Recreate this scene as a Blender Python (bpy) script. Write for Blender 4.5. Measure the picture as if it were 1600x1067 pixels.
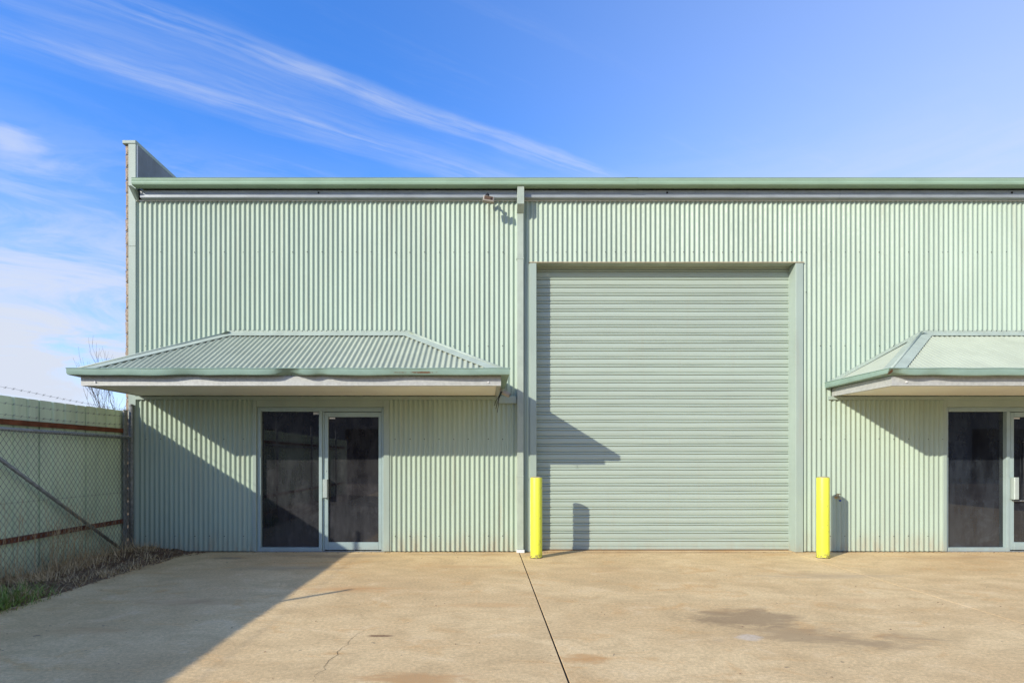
import bpy, math, random
from mathutils import Vector, Matrix
random.seed(7)
for o in list(bpy.data.objects): bpy.data.objects.remove(o)
scene = bpy.context.scene
C = scene.collection
# ------------------------------------------------------------------ camera
F, D, H, VX, VY = 880.0, 8.8, 1.46, 755.0, 716.0     # focal px, distance to facade, eye height, vanishing point
cam_d = bpy.data.cameras.new('camera'); cam = bpy.data.objects.new('camera', cam_d); C.objects.link(cam)
cam.location = (0, -D, H); cam.rotation_euler = (math.pi/2, 0, 0)
cam_d.sensor_width = 36; cam_d.lens = F/1600*36
cam_d.shift_x = (800-VX)/1600; cam_d.shift_y = (VY-533.5)/1600
cam_d.clip_end = 2000; cam_d.clip_start = .05
scene.camera = cam
# ------------------------------------------------------------------ light
SUN = Vector((1.15, 1.0, -0.72)).normalized()
sd = bpy.data.lights.new('sun', 'SUN'); so = bpy.data.objects.new('sun', sd); C.objects.link(so)
sd.energy = 4.3; sd.angle = math.radians(.5); sd.color = (1, .93, .80)
so.rotation_euler = SUN.to_track_quat('-Z', 'Y').to_euler(); so.location = (-10, -10, 12)
world = bpy.data.worlds.new('World'); scene.world = world; world.use_nodes = True
vs = scene.view_settings
vs.view_transform = 'Standard'; vs.look = 'None'; vs.gamma = 1; vs.use_curve_mapping = False; vs.exposure = .27
scene.render.engine = 'CYCLES'

class NT:
    """short-hand for node trees"""
    def __init__(s, tree): s.t = tree; s.n = tree.nodes; s.n.clear()
    def put(s, inp, v):
        if isinstance(v, bpy.types.NodeSocket): s.t.links.new(v, inp)
        elif v is not None:
            if inp.type == 'RGBA' and len(v) == 3: v = (*v, 1)
            inp.default_value = v
    def node(s, typ, ins=None, **props):
        n = s.n.new(typ)
        for k, v in props.items(): setattr(n, k, v)
        for k, v in (ins or {}).items(): s.put(n.inputs[k], v)
        return n
    def math(s, op, a, b=None, c=None, clamp=False):
        n = s.node('ShaderNodeMath', operation=op, use_clamp=clamp)
        for i, v in enumerate((a, b, c)):
            if v is not None: s.put(n.inputs[i], v)
        return n.outputs[0]
    def vmath(s, op, a, b=None):
        n = s.node('ShaderNodeVectorMath', operation=op)
        s.put(n.inputs[0], a)
        if b is not None: s.put(n.inputs[1], b)
        return n.outputs['Value'] if op in ('DOT_PRODUCT', 'LENGTH') else n.outputs[0]
    def mix(s, f, a, b, blend='MIX'):
        n = s.node('ShaderNodeMix', data_type='RGBA', blend_type=blend)
        s.put(n.inputs[0], f); s.put(n.inputs[6], a); s.put(n.inputs[7], b)
        return n.outputs[2]
    def ramp(s, v, lo, hi, a=0., b=1., smooth=True):
        n = s.node('ShaderNodeMapRange', {'Value': v, 'From Min': lo, 'From Max': hi, 'To Min': a, 'To Max': b})
        n.interpolation_type = 'SMOOTHSTEP' if smooth else 'LINEAR'
        return n.outputs[0]
    def noise(s, vec, scale, detail=4, rough=.55, dist=0.):
        return s.node('ShaderNodeTexNoise', {'Vector': vec, 'Scale': scale, 'Detail': detail, 'Roughness': rough, 'Distortion': dist}).outputs['Fac']
    def scale(s, vec, sc):
        return s.vmath('MULTIPLY', vec, sc)
    def sep(s, vec): return s.node('ShaderNodeSeparateXYZ', {0: vec}).outputs
    def comb(s, x, y, z):
        return s.node('ShaderNodeCombineXYZ', {0: x, 1: y, 2: z}).outputs[0]

# sky with thin cirrus on a cloud layer
w = NT(world.node_tree)
sky = w.node('ShaderNodeTexSky', sky_type='NISHITA')
sky.sun_disc = False
sky.sun_elevation = math.asin(-SUN.z)
sky.sun_rotation = math.atan2(-SUN.x, -SUN.y) % (2*math.pi)
sky.altitude = 300; sky.air_density = 1.0; sky.dust_density = .6; sky.ozone_density = 3.0
skc = w.node('ShaderNodeHueSaturation', {'Saturation': 1.36, 'Value': 1.62, 'Color': sky.outputs[0]}).outputs[0]
skc = w.mix(1., skc, (.97, .93, 1.20), 'MULTIPLY')
dirn = w.node('ShaderNodeTexCoord').outputs['Generated']
dx, dy, dz = w.sep(dirn)
zz = w.math('MAXIMUM', dz, .04)
px_, py_ = w.math('DIVIDE', dx, zz), w.math('DIVIDE', dy, zz)
ct = w.math('ADD', w.math('MULTIPLY', px_, .857), w.math('MULTIPLY', py_, .515))
cn = w.math('ADD', w.math('MULTIPLY', px_, -.515), w.math('MULTIPLY', py_, .857))
pv = w.comb(ct, cn, 0.)
wob = w.noise(w.scale(pv, (.7, 1.2, 1)), 1.0, 3)
wob2 = w.noise(w.scale(pv, (2.4, 5., 1)), 1.0, 4, .6)
cn2 = w.math('ADD', cn, w.math('ADD', w.math('MULTIPLY', w.math('SUBTRACT', wob, .5), .10), w.math('MULTIPLY', w.math('SUBTRACT', wob2, .5), .06)))
streak = w.noise(w.comb(w.math('MULTIPLY', ct, 1.1), w.math('MULTIPLY', cn2, 11.), 0.), 1.0, 6, .6, .5)
fine = w.noise(w.comb(w.math('MULTIPLY', ct, 4.), w.math('MULTIPLY', cn2, 44.), 3.), 1.0, 5, .65, .4)
brk = w.noise(w.comb(w.math('MULTIPLY', ct, 3.), w.math('MULTIPLY', cn2, 5.), 7.), 1.0, 5, .6, .3)
st = w.math('ADD', w.math('MULTIPLY', streak, .55), w.math('ADD', w.math('MULTIPLY', fine, .2), w.math('MULTIPLY', brk, .25)))
along = w.math('MULTIPLY', w.ramp(ct, 1.9, 1.15), w.ramp(ct, -1.2, .1, .35, 1.))
band = w.math('MULTIPLY', w.math('MULTIPLY', w.ramp(cn2, 1.40, 1.66), w.ramp(cn2, 1.83, 1.77)), along)
core = w.math('MULTIPLY', w.math('MULTIPLY', w.ramp(cn2, 1.42, 1.47), w.ramp(cn2, 1.56, 1.48)), along)
core2 = w.math('MULTIPLY', w.math('MULTIPLY', w.ramp(cn2, 1.66, 1.71), w.ramp(cn2, 1.78, 1.72)), w.math('MULTIPLY', along, w.ramp(ct, 1.4, .9)))
m1 = w.math('MULTIPLY', band, w.ramp(st, .34, .72, .04, .27))
m2 = w.math('MAXIMUM', w.math('MULTIPLY', core, w.ramp(st, .36, .62, .02, .50)), w.math('MULTIPLY', core2, w.ramp(st, .38, .64, 0., .26)))
gen = w.math('MULTIPLY', w.ramp(st, .50, .72), w.ramp(w.noise(w.scale(pv, (.5, .7, 1)), 1., 3), .42, .66))
gen = w.math('ADD', w.math('MULTIPLY', gen, .16), .07)
hq = w.vmath('DIVIDE', w.vmath('SUBTRACT', w.comb(px_, py_, 0.), (-1.50, 1.80, 0.)), (.16, .20, 1.))
hook = w.math('MULTIPLY', w.ramp(w.math('ADD', w.vmath('LENGTH', hq), w.math('MULTIPLY', w.math('SUBTRACT', brk, .5), 2.2)), 1.0, .1), .55)
veil = w.math('MULTIPLY', w.ramp(px_, -.5, 1.9), .62)
puff = w.noise(w.scale(dirn, (2.2, 2.2, 9.)), 2.0, 7, .62, .8)
low = w.math('MULTIPLY', w.ramp(dz, .50, .17), w.ramp(puff, .36, .60, .36, 1.))
def over(a, b):  # 1-(1-a)(1-b)
    return w.math('SUBTRACT', 1., w.math('MULTIPLY', w.math('SUBTRACT', 1., a), w.math('SUBTRACT', 1., b)))
mask = over(over(over(over(m1, m2), gen), over(veil, low)), hook)
col = w.mix(mask, skc, (3.9, 4.25, 5.0))
bg = w.node('ShaderNodeBackground', {'Color': col, 'Strength': .15})
w.t.links.new(bg.outputs[0], w.node('ShaderNodeOutputWorld').inputs[0])

# ------------------------------------------------------------------ helpers
def fx(px, d=0.): return (px-VX)/F*(D-d)
def fz(py, d=0.): return H+(VY-py)/F*(D-d)

class MB:
    def __init__(s): s.v = []; s.f = []
    def add(s, vs_, fs):
        b = len(s.v); s.v += [tuple(v) for v in vs_]; s.f += [tuple(i+b for i in f) for f in fs]; return s
    def box(s, x0, x1, y0, y1, z0, z1, M=None):
        x0, x1 = sorted((x0, x1)); y0, y1 = sorted((y0, y1)); z0, z1 = sorted((z0, z1))
        vs_ = [(x, y, z) for z in (z0, z1) for y in (y0, y1) for x in (x0, x1)]
        if M: vs_ = [M @ Vector(v) for v in vs_]
        return s.add(vs_, [(0,2,3,1), (4,5,7,6), (0,1,5,4), (2,6,7,3), (0,4,6,2), (1,3,7,5)])
    def rbox(s, x0, x1, y0, y1, z0, z1, r=.004):
        """box with chamfered edges in front view and towards the viewer"""
        x0, x1 = sorted((x0, x1)); y0, y1 = sorted((y0, y1)); z0, z1 = sorted((z0, z1))
        ring = lambda i, y: [(x0+i, y, z0+i), (x1-i, y, z0+i), (x1-i, y, z1-i), (x0+i, y, z1-i)]
        vs_ = ring(r, y0)+ring(0, y0+r)+ring(0, y1)
        fs = [(0,1,2,3), (11,10,9,8)]
        for k in (0, 4):
            for i in range(4): fs.append((k+i, k+4+i, k+4+(i+1) % 4, k+(i+1) % 4))
        return s.add(vs_, fs)
    def tube(s, path, r, n=8, cap=True, r1=None):
        path = [Vector(p) for p in path]; b = len(s.v); m = len(path)
        for i, p in enumerate(path):
            t = (path[min(i+1, m-1)]-path[max(i-1, 0)]).normalized()
            u = t.cross(Vector((0, 0, 1)) if abs(t.z) < .9 else Vector((1, 0, 0))).normalized(); v = t.cross(u)
            rr = r if r1 is None else r+(r1-r)*i/(m-1)
            for k in range(n):
                a = 2*math.pi*k/n; s.v.append(tuple(p+u*math.cos(a)*rr+v*math.sin(a)*rr))
        for i in range(m-1):
            for k in range(n):
                s.f.append((b+i*n+k, b+i*n+(k+1) % n, b+(i+1)*n+(k+1) % n, b+(i+1)*n+k))
        if cap:
            s.f.append(tuple(b+k for k in range(n))[::-1]); s.f.append(tuple(b+(m-1)*n+k for k in range(n)))
        return s
    def lathe(s, prof, n=28, loc=(0, 0, 0)):
        b = len(s.v)
        for r, z in prof:
            for k in range(n):
                a = 2*math.pi*k/n; s.v.append((loc[0]+r*math.cos(a), loc[1]+r*math.sin(a), loc[2]+z))
        for i in range(len(prof)-1):
            for k in range(n):
                s.f.append((b+i*n+k, b+i*n+(k+1) % n, b+(i+1)*n+(k+1) % n, b+(i+1)*n+k))
        s.f.append(tuple(b+k for k in range(n))[::-1]); s.f.append(tuple(b+(len(prof)-1)*n+k for k in range(n)))
        return s
    def mesh(s, name, smooth=False):
        me = bpy.data.meshes.new(name); me.from_pydata(s.v, [], s.f)
        if smooth:
            me.polygons.foreach_set('use_smooth', [True]*len(me.polygons))
        me.update(); return me
    def build(s, name, mat, parent=None, smooth=False, **kw):
        return link(name, s.mesh(name, smooth), mat, parent, **kw)

def link(name, me, mat, parent=None, label=None, cat=None, group=None, kind=None):
    o = bpy.data.objects.new(name, me); C.objects.link(o)
    if me is not None and mat is not None and not me.materials: me.materials.append(mat)
    o.parent = parent
    tag(o, label, cat, group, kind); return o
def tag(o, label=None, cat=None, group=None, kind=None):
    for k, v in (('label', label), ('category', cat), ('group', group), ('kind', kind)):
        if v: o[k] = v
    return o
def empty(name, loc, label=None, cat=None, group=None, kind=None, parent=None):
    o = bpy.data.objects.new(name, None); C.objects.link(o); o.location = loc; o.empty_display_size = .2
    o.parent = parent
    return tag(o, label, cat, group, kind)
def smooth_angle(o, deg=35):
    o.data.polygons.foreach_set('use_smooth', [True]*len(o.data.polygons))
    o.data.set_sharp_from_angle(angle=math.radians(deg)); return o

# ------------------------------------------------------------------ materials
MATS = {}
def mat(name, col, rough=.5, metal=0., var=.12, vscale=(3, 3, 3), grain=0., bump=0., bscale=60., dirt=None, rust=None, spec=.22, rnd=0.):
    m = bpy.data.materials.new(name); m.use_nodes = True; t = NT(m.node_tree)
    pos = t.node('ShaderNodeNewGeometry').outputs['Position']
    c = t.node('ShaderNodeRGB'); c.outputs[0].default_value = (*col, 1); c = c.outputs[0]
    n1 = t.noise(t.scale(pos, vscale), 1., 5, .6)
    c = t.mix(1., c, t.node('ShaderNodeCombineColor', {i: t.ramp(n1, .25, .75, 1-var, 1+var*.6) for i in range(3)}).outputs[0], 'MULTIPLY')
    if rnd:
        r_ = t.node('ShaderNodeObjectInfo').outputs['Random']
        k = t.ramp(r_, 0, 1, 1-rnd, 1+rnd, False)
        c = t.mix(1., c, t.node('ShaderNodeCombineColor', {0: k, 1: k, 2: k}).outputs[0], 'MULTIPLY')
    if grain:
        n2 = t.noise(pos, 240., 3, .7)
        k = t.ramp(n2, .2, .8, 1-grain, 1+grain)
        c = t.mix(1., c, t.node('ShaderNodeCombineColor', {0: k, 1: k, 2: k}).outputs[0], 'MULTIPLY')
    if dirt:          # (colour, height of the splashed zone, amount): dust splashed up from the ground
        z = t.sep(pos)[2]
        n3 = t.noise(t.scale(pos, (9, 9, 2.2)), 1., 5, .65)
        f = t.math('MULTIPLY', t.ramp(z, dirt[1], 0.0), t.ramp(n3, .28, .75, 0., dirt[2]), clamp=True)
        n4 = t.noise(t.scale(pos, (6, 6, .5)), 1., 5, .7)
        f2 = t.ramp(n4, .52, .82, 0., dirt[2]*.5)
        c = t.mix(t.math('MAXIMUM', f, f2), c, dirt[0])
    if rust:          # list of (x, y, z, rx, ry, rz): rusted spots
        for (x, y, z, rx, ry, rz) in rust:
            q = t.vmath('DIVIDE', t.vmath('SUBTRACT', pos, (x, y, z)), (rx, ry, rz))
            nn = t.noise(pos, 38., 4, .7)
            f = t.ramp(t.math('ADD', t.vmath('LENGTH', q), t.math('MULTIPLY', t.math('SUBTRACT', nn, .5), 1.9)), 1.05, .7)
            c = t.mix(f, c, (.16, .085, .045))
    b = t.node('ShaderNodeBsdfPrincipled', {'Base Color': c, 'Metallic': metal, 'Specular IOR Level': spec,
               'Roughness': t.ramp(t.noise(pos, 14., 4), .2, .8, max(rough-.08, .02), min(rough+.1, 1))})
    if bump:
        bn = t.node('ShaderNodeBump', {'Strength': bump, 'Distance': .01, 'Height': t.noise(pos, bscale, 4, .6)})
        t.t.links.new(bn.outputs[0], b.inputs['Normal'])
    t.t.links.new(b.outputs[0], t.node('ShaderNodeOutputMaterial').inputs[0])
    MATS[name] = m; return m

DUST = (.34, .25, .16)
M_wall = mat('wall_paint', (.375, .46, .36), .42, var=.07, vscale=(2.5, 2.5, .7), dirt=(DUST, .42, .62), rnd=.045, bump=.05, bscale=9)
M_trim = mat('trim_paint', (.335, .41, .345), .40, var=.08, vscale=(3, 3, 1), dirt=(DUST, .25, .45), bump=.04, bscale=12)
M_gutter = mat('gutter_paint', (.28, .40, .28), .35, var=.10, vscale=(2, 5, 9), bump=.06, bscale=10)
cz = 2.575
M_cgut = mat('canopy_gutter_paint', (.25, .36, .29), .35, var=.12, vscale=(4, 4, 9), bump=.10, bscale=14,
             rust=[(fx(450, 1.42), -1.42, cz-.02, .12, .12, .028), (fx(660, 1.42), -1.42, cz+.012, .17, .07, .012),
                   (fx(625, 1.42), -1.42, cz+.012, .10, .06, .005), (fx(1395, 1.42), -1.40, cz+.01, .03, .10, .06)])
M_roof = mat('roof_paint', (.385, .425, .32), .45, var=.08, vscale=(3, 3, 3), rnd=.025)
M_flash = mat('flashing_paint', (.375, .435, .355), .48, var=.12, vscale=(5, 5, 5), bump=.08, bscale=9)
M_slat = mat('roller_slat_paint', (.38, .45, .37), .45, var=.06, vscale=(.6, 3, 14), dirt=(DUST, .3, .3), rnd=.035)
M_galv = mat('galvanised_steel', (.45, .46, .425), .5, .12, var=.14, vscale=(22, 22, 22), grain=.08)
M_purlin = mat('eaves_purlin_steel', (.31, .345, .36), .45, .15, var=.16, vscale=(3, 12, 20), grain=.06)  # weathered steel; shade under the gutter is put into its darker colour
M_galvd = mat('weathered_galvanised_steel', (.27, .28, .265), .6, .3, var=.3, vscale=(16, 16, 16), grain=.12)
M_soffit = mat('soffit_board', (.80, .78, .68), .75, var=.06, vscale=(1.5, 1.5, 1))
M_alu = mat('door_aluminium', (.35, .45, .43), .38, .15, var=.08, vscale=(4, 4, 4), dirt=(DUST, .12, .4))
M_handle = mat('handle_metal', (.47, .54, .49), .35, .3, var=.06)
M_white = mat('white_plastic', (.75, .75, .72), .5, var=.05)
M_black = mat('black_rubber', (.02, .02, .022), .6, var=.1)
M_rust = mat('rusty_steel', (.17, .060, .028), .85, var=.4, vscale=(9, 9, 14), grain=.2)
M_fence = mat('fence_sheet_paint', (.62, .73, .52), .5, var=.16, vscale=(2, 2, 1.1), dirt=((.20, .17, .11), .5, .6), rnd=.04)
M_wire = mat('fence_wire', (.17, .18, .17), .6, .4, var=.2)
M_block = mat('split_block', (.33, .26, .19), .9, var=.35, vscale=(30, 30, 30), grain=.2, bump=.6, bscale=45, rnd=.12)
M_mortar = mat('mortar', (.22, .20, .17), .95)
M_dark = mat('dark_interior', (.02, .02, .02), .9)
M_brass = mat('brass', (.42, .34, .20), .4, .7, var=.2, vscale=(40, 40, 40))
M_blue = mat('blue_plastic', (.02, .07, .30), .4)
M_seal = mat('joint_sealant', (.018, .016, .014), .9)
M_bark = mat('bark', (.10, .075, .06), .9, var=.3, vscale=(20, 20, 20))
M_lampglass = mat('lamp_face', (.11, .07, .04), .3, var=.25, vscale=(30, 30, 30))
M_lampbody = mat('lamp_body', (.36, .33, .27), .45, var=.1)
M_parapet = mat('parapet_sheet', (.20, .22, .215), .5, .2, var=.2, vscale=(8, 3, .6))
M_shed = mat('opposite_shed_paint', (.26, .26, .25), .6, var=.15)
M_earth = mat('earth', (.20, .15, .10), .95, var=.4, vscale=(.3, .3, .3), grain=.2)

def yellow():
    m = bpy.data.materials.new('yellow_paint'); m.use_nodes = True; t = NT(m.node_tree)
    pos = t.node('ShaderNodeNewGeometry').outputs['Position']
    c = t.mix(t.ramp(t.noise(t.scale(pos, (14, 14, 3)), 1., 5, .65), .35, .8, 0, .35), (.76, .79, .055), (.58, .59, .04))
    ch = t.math('MULTIPLY', t.ramp(t.noise(t.scale(pos, (24, 24, 14)), 1., 6, .7), .60, .66), 1.)
    c = t.mix(t.math('MULTIPLY', ch, .8), c, (.30, .29, .10))
    z = t.sep(pos)[2]
    f = t.math('MULTIPLY', t.ramp(z, .12, .0), t.ramp(t.noise(pos, 30., 5, .7), .42, .58))
    c = t.mix(f, c, (.20, .15, .09))
    b = t.node('ShaderNodeBsdfPrincipled', {'Base Color': c, 'Roughness': .42})
    bn = t.node('ShaderNodeBump', {'Strength': .15, 'Distance': .01, 'Height': t.noise(t.scale(pos, (20, 20, 6)), 1., 4)})
    t.t.links.new(bn.outputs[0], b.inputs['Normal'])
    t.t.links.new(b.outputs[0], t.node('ShaderNodeOutputMaterial').inputs[0]); return m
M_yellow = yellow()

def tinted_glass(name, dust, dustamt):
    m = bpy.data.materials.new(name); m.use_nodes = True; t = NT(m.node_tree)
    pos = t.node('ShaderNodeNewGeometry').outputs['Position']
    n1 = t.noise(t.scale(pos, (5, 5, 1.6)), 1., 6, .65)
    n2 = t.noise(t.scale(pos, (55, 55, 6)), 1., 4, .6)
    n3 = t.noise(pos, 130., 3, .7)
    n4 = t.noise(t.scale(pos, (3, 3, 3)), 1., 5, .7, .6)
    k = t.math('ADD', t.ramp(n1, .32, .70, .22, 1.2), t.math('ADD', t.ramp(n2, .45, .8, 0, .22), t.math('ADD', t.ramp(n3, .68, .8, 0, .55), t.ramp(n4, .52, .68, 0, .6))))
    low = t.ramp(t.sep(pos)[2], .9, .0, 0., .35)
    k = t.math('MULTIPLY', t.math('ADD', k, low), dustamt)
    c = t.mix(t.math('MINIMUM', k, 1.), (.006, .006, .008), dust)
    b = t.node('ShaderNodeBsdfPrincipled', {'Base Color': c, 'Roughness': .012, 'IOR': 1.65, 'Specular IOR Level': .5})
    t.t.links.new(b.outputs[0], t.node('ShaderNodeOutputMaterial').inputs[0]); return m
M_glass = tinted_glass('tinted_dusty_glass', (.056, .056, .058), .46)
M_glass2 = tinted_glass('tinted_dusty_glass_blue', (.046, .056, .066), .46)

def concrete():
    m = bpy.data.materials.new('stained_concrete'); m.use_nodes = True; t = NT(m.node_tree)
    pos = t.node('ShaderNodeNewGeometry').outputs['Position']
    big = t.noise(t.scale(pos, (.55, .9, 1)), 1., 6, .6, .4)
    mid = t.noise(t.scale(pos, (2.3, 2.9, 1)), 1., 7, .68, .6)
    fin = t.noise(pos, 34., 5, .7)
    gr = t.noise(pos, 160., 3, .7)
    c = t.mix(t.ramp(big, .36, .64), (.60, .42, .205), (.70, .515, .265))
    c = t.mix(t.ramp(mid, .44, .66, 0, .6), c, (.50, .355, .175))
    c = t.mix(t.math('MULTIPLY', t.ramp(mid, .46, .30), .6), c, (.72, .55, .31))
    c = t.mix(t.math('MULTIPLY', t.ramp(t.noise(t.scale(pos, (1.1, 2.0, 1)), 1.3, 7, .72, .8), .52, .70), .62), c, (.58, .34, .13))
    for f, lo, hi, amp in ((fin, .28, .72, .17), (gr, .25, .75, .22)):
        k = t.ramp(f, lo, hi, 1-amp, 1+amp)
        c = t.mix(1., c, t.node('ShaderNodeCombineColor', {0: k, 1: k, 2: k}).outputs[0], 'MULTIPLY')
    spots = t.ramp(t.noise(t.scale(pos, (11, 11, 1)), 1., 2, .5), .735, .765)
    c = t.mix(t.math('MULTIPLY', spots, .75), c, (.13, .095, .065))
    nz = t.noise(t.scale(pos, (4, 6, 1)), 1., 6, .7, .4)
    def stain(x, y, rx, ry, col, amt, soft=.55, wob=1.3):
        nonlocal c
        q = t.vmath('DIVIDE', t.vmath('SUBTRACT', pos, (x, y, 0)), (rx, ry, 9))
        nq = t.noise(t.vmath('ADD', q, (x*7, y*5, 1.)), 1.5, 7, .72, .5)
        f = t.ramp(t.math('ADD', t.vmath('LENGTH', q), t.math('MULTIPLY', t.math('SUBTRACT', nq, .5), wob*2.2)), 1.15, 1.15-soft*1.3, 0., amt)
        f = t.math('MULTIPLY', f, t.ramp(fin, .3, .6, .55, 1.))
        c = t.mix(f, c, col)
    stain(2.42, -3.62, .55, .34, (.19, .125, .07), .66)
    stain(2.80, -4.22, .85, .34, (.21, .145, .085), .52, .8, 1.8)
    stain(2.17, -4.20, .12, .10, (.60, .53, .43), .6, .5, 1.)
    stain(.74, -4.68, .18, .12, (.50, .26, .09), .65)
    stain(-.45, -5.08, .42, .14, (.48, .26, .10), .7)
    stain(-.85, -4.16, .12, .028, (.16, .085, .045), .9, .4, .6)
    stain(-3.0, -3.06, .60, .16, (.44, .25, .12), .55, .8)
    stain(-1.5, -2.5, .70, .16, (.55, .29, .11), .6, .8)
    stain(-3.3, -4.0, .5, .12, (.50, .28, .12), .5, .8)
    stain(.1, -3.2, .5, .12, (.56, .31, .12), .5, .8)
    stain(-.3, -1.2, .8, .14, (.54, .32, .14), .5, .8)
    stain(-2.6, -1.3, .9, .18, (.30, .235, .16), .5, .8)
    stain(4.2, -1.8, 1.2, .22, (.36, .28, .185), .45, .9)
    stain(1.6, -1.3, .9, .14, (.52, .32, .15), .4, .8)
    stain(3.9, -3.0, .7, .2, (.55, .33, .15), .35, .9)
    stain(-2.2, -.35, .9, .16, (.20, .15, .11), .45, .8)
    stain(-.3, -.25, 1.2, .16, (.28, .19, .11), .40, .8)
    stain(-3.7, -.55, .25, .10, (.15, .12, .09), .5, .6)
    stain(2.8, -.05, 2.6, .13, (.30, .17, .09), .55, .8)
    stain(7.2, -.5, 1.6, .22, (.40, .25, .13), .4, .8)
    b = t.node('ShaderNodeBsdfPrincipled', {'Base Color': c, 'Roughness': .88, 'Specular IOR Level': .25})
    hb = t.math('ADD', t.math('MULTIPLY', gr, .35), fin)
    bn = t.node('ShaderNodeBump', {'Strength': .22, 'Distance': .006, 'Height': hb})
    t.t.links.new(bn.outputs[0], b.inputs['Normal'])
    t.t.links.new(b.outputs[0], t.node('ShaderNodeOutputMaterial').inputs[0]); return m
M_conc = concrete()

def soil_mat():
    m = bpy.data.materials.new('leaf_litter_soil'); m.use_nodes = True; t = NT(m.node_tree)
    pos = t.node('ShaderNodeNewGeometry').outputs['Position']
    n1, n2, n3 = t.noise(pos, 5., 5, .65), t.noise(pos, 45., 5, .75), t.noise(pos, 110., 3, .7)
    c = t.mix(t.ramp(n1, .35, .65), (.17, .11, .062), (.28, .19, .11))
    c = t.mix(t.ramp(n2, .48, .72, 0, .8), c, (.34, .27, .175))
    c = t.mix(t.ramp(n3, .6, .75, 0, .6), c, (.05, .04, .035))
    b = t.node('ShaderNodeBsdfPrincipled', {'Base Color': c, 'Roughness': .95, 'Specular IOR Level': .2})
    bn = t.node('ShaderNodeBump', {'Strength': .9, 'Distance': .03, 'Height': t.math('ADD', n2, n3)})
    t.t.links.new(bn.outputs[0], b.inputs['Normal'])
    t.t.links.new(b.outputs[0], t.node('ShaderNodeOutputMaterial').inputs[0]); return m
M_soil = soil_mat()

def blade_mat(name, a, b_):
    m = bpy.data.materials.new(name); m.use_nodes = True; t = NT(m.node_tree)
    pos = t.node('ShaderNodeNewGeometry').outputs['Position']
    c = t.mix(t.ramp(t.noise(pos, 26., 4, .7), .3, .7), a, b_)
    b = t.node('ShaderNodeBsdfPrincipled', {'Base Color': c, 'Roughness': .7, 'Specular IOR Level': .25})
    t.t.links.new(b.outputs[0], t.node('ShaderNodeOutputMaterial').inputs[0]); return m
M_dry = blade_mat('dry_grass', (.70, .54, .31), (.40, .29, .15))
M_green = blade_mat('green_grass', (.14, .27, .04), (.30, .34, .10))
M_leaf = blade_mat('fallen_leaves', (.30, .18, .10), (.17, .11, .07))

# ------------------------------------------------------------------ ground
ground = MB().add([(-600, -600, -.13), (600, -600, -.13), (600, 900, -.13), (-600, 900, -.13)], [(0,1,2,3)]).build('ground', M_earth, kind='structure')
yard = empty('concrete_yard', (0, -5, 0), kind='structure')
J1, J2, XE = .56, 4.78, -4.62
def slab(x0, x1, ragged=False):
    mb = MB(); y0, y1 = -34., .16; c = .002
    n = 120 if ragged else 1
    Ls = []
    for i in range(n+1):
        y = y0+(y1-y0)*i/n
        Ls.append((x0+(.03*math.sin(y*2.1)+random.uniform(-.012, .012) if ragged else 0), y))
    b = 0; vs_ = []
    for (x, y) in Ls: vs_ += [(x, y, -.12), (x, y, -c), (x+c, y, 0.), (x1-c, y, 0.), (x1, y, -c), (x1, y, -.12)]
    fs = []
    for i in range(n):
        for k in range(5): fs.append((6*i+k, 6*i+6+k, 6*i+7+k, 6*i+1+k))
    fs += [(0,1,2,3,4,5), tuple(6*n+k for k in range(6))[::-1]]
    mb.add(vs_, fs); o = mb.build('slab', M_conc, yard); o.location = (0, 5, 0); return o
slab(XE, J1-.007, True); slab(J1+.007, J2-.004); slab(J2+.004, 15.)
js = MB().box(J1-.0068, J1+.0068, -34, .15, -.1, -.006).box(J2-.0038, J2+.0038, -34, .15, -.1, -.006)
o = js.build('joint_filler', M_seal, yard); o.location = (0, 5, 0)
def gp(px, py):   # a point on the ground from a pixel
    dist = H*F/(py-VY); return Vector(((px-VX)/F*dist, dist-D, 0))
def crack(pts, wd):
    mb = MB(); P = []
    for a, b in zip(pts, pts[1:]):
        A, B = gp(*a), gp(*b); k = max(2, int((B-A).length/.05))
        for i in range(k): P.append(A.lerp(B, i/k)+Vector((random.uniform(-.018, .018), random.uniform(-.01, .01), 0)))
    P.append(gp(*pts[-1])); vs_ = []; fs = []
    for i, p in enumerate(P):
        ww = wd*random.uniform(.4, 1.2)*(1 if 0 < i < len(P)-1 else .1)
        vs_ += [(p.x-ww, p.y, .0022), (p.x+ww, p.y, .0022)]
    for i in range(len(P)-1): fs.append((2*i, 2*i+1, 2*i+3, 2*i+2))
    mb.add(vs_, fs); o = mb.build('crack', M_seal, yard); o.location = (0, 5, 0)
crack([(570, 983), (545, 1003), (520, 1027), (505, 1046), (484, 1066)], 0.0014)

# soil strip along the fence
XF = -5.56
soil = empty('soil_bed', (-5.1, -5, 0), kind='structure')
mb = MB(); nx, ny = 26, 300
from mathutils import noise as mnoise
def soil_z(x, y):
    u = (x-XF)/(XE-XF)
    e = max(0., min(1., (1.10-u)/.25))
    return -.02+e*(.045+.03*(1-u)+.05*mnoise.noise(Vector((x*3, y*2.2, 0)))+.022*mnoise.noise(Vector((x*13, y*13, 4)))) + .02*math.exp(-((y+.2)/.35)**2)*e
for j in range(ny+1):
    y = -13.+13.*j/ny
    for i in range(nx+1):
        x = XF+(XE+.26-XF)*i/nx
        mb.v.append((x+5.1, y+5, soil_z(x, y)))
for j in range(ny):
    for i in range(nx):
        a = j*(nx+1)+i; mb.f.append((a, a+1, a+nx+2, a+nx+1))
mb.build('soil_surface', M_soil, soil, smooth=True)

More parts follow.
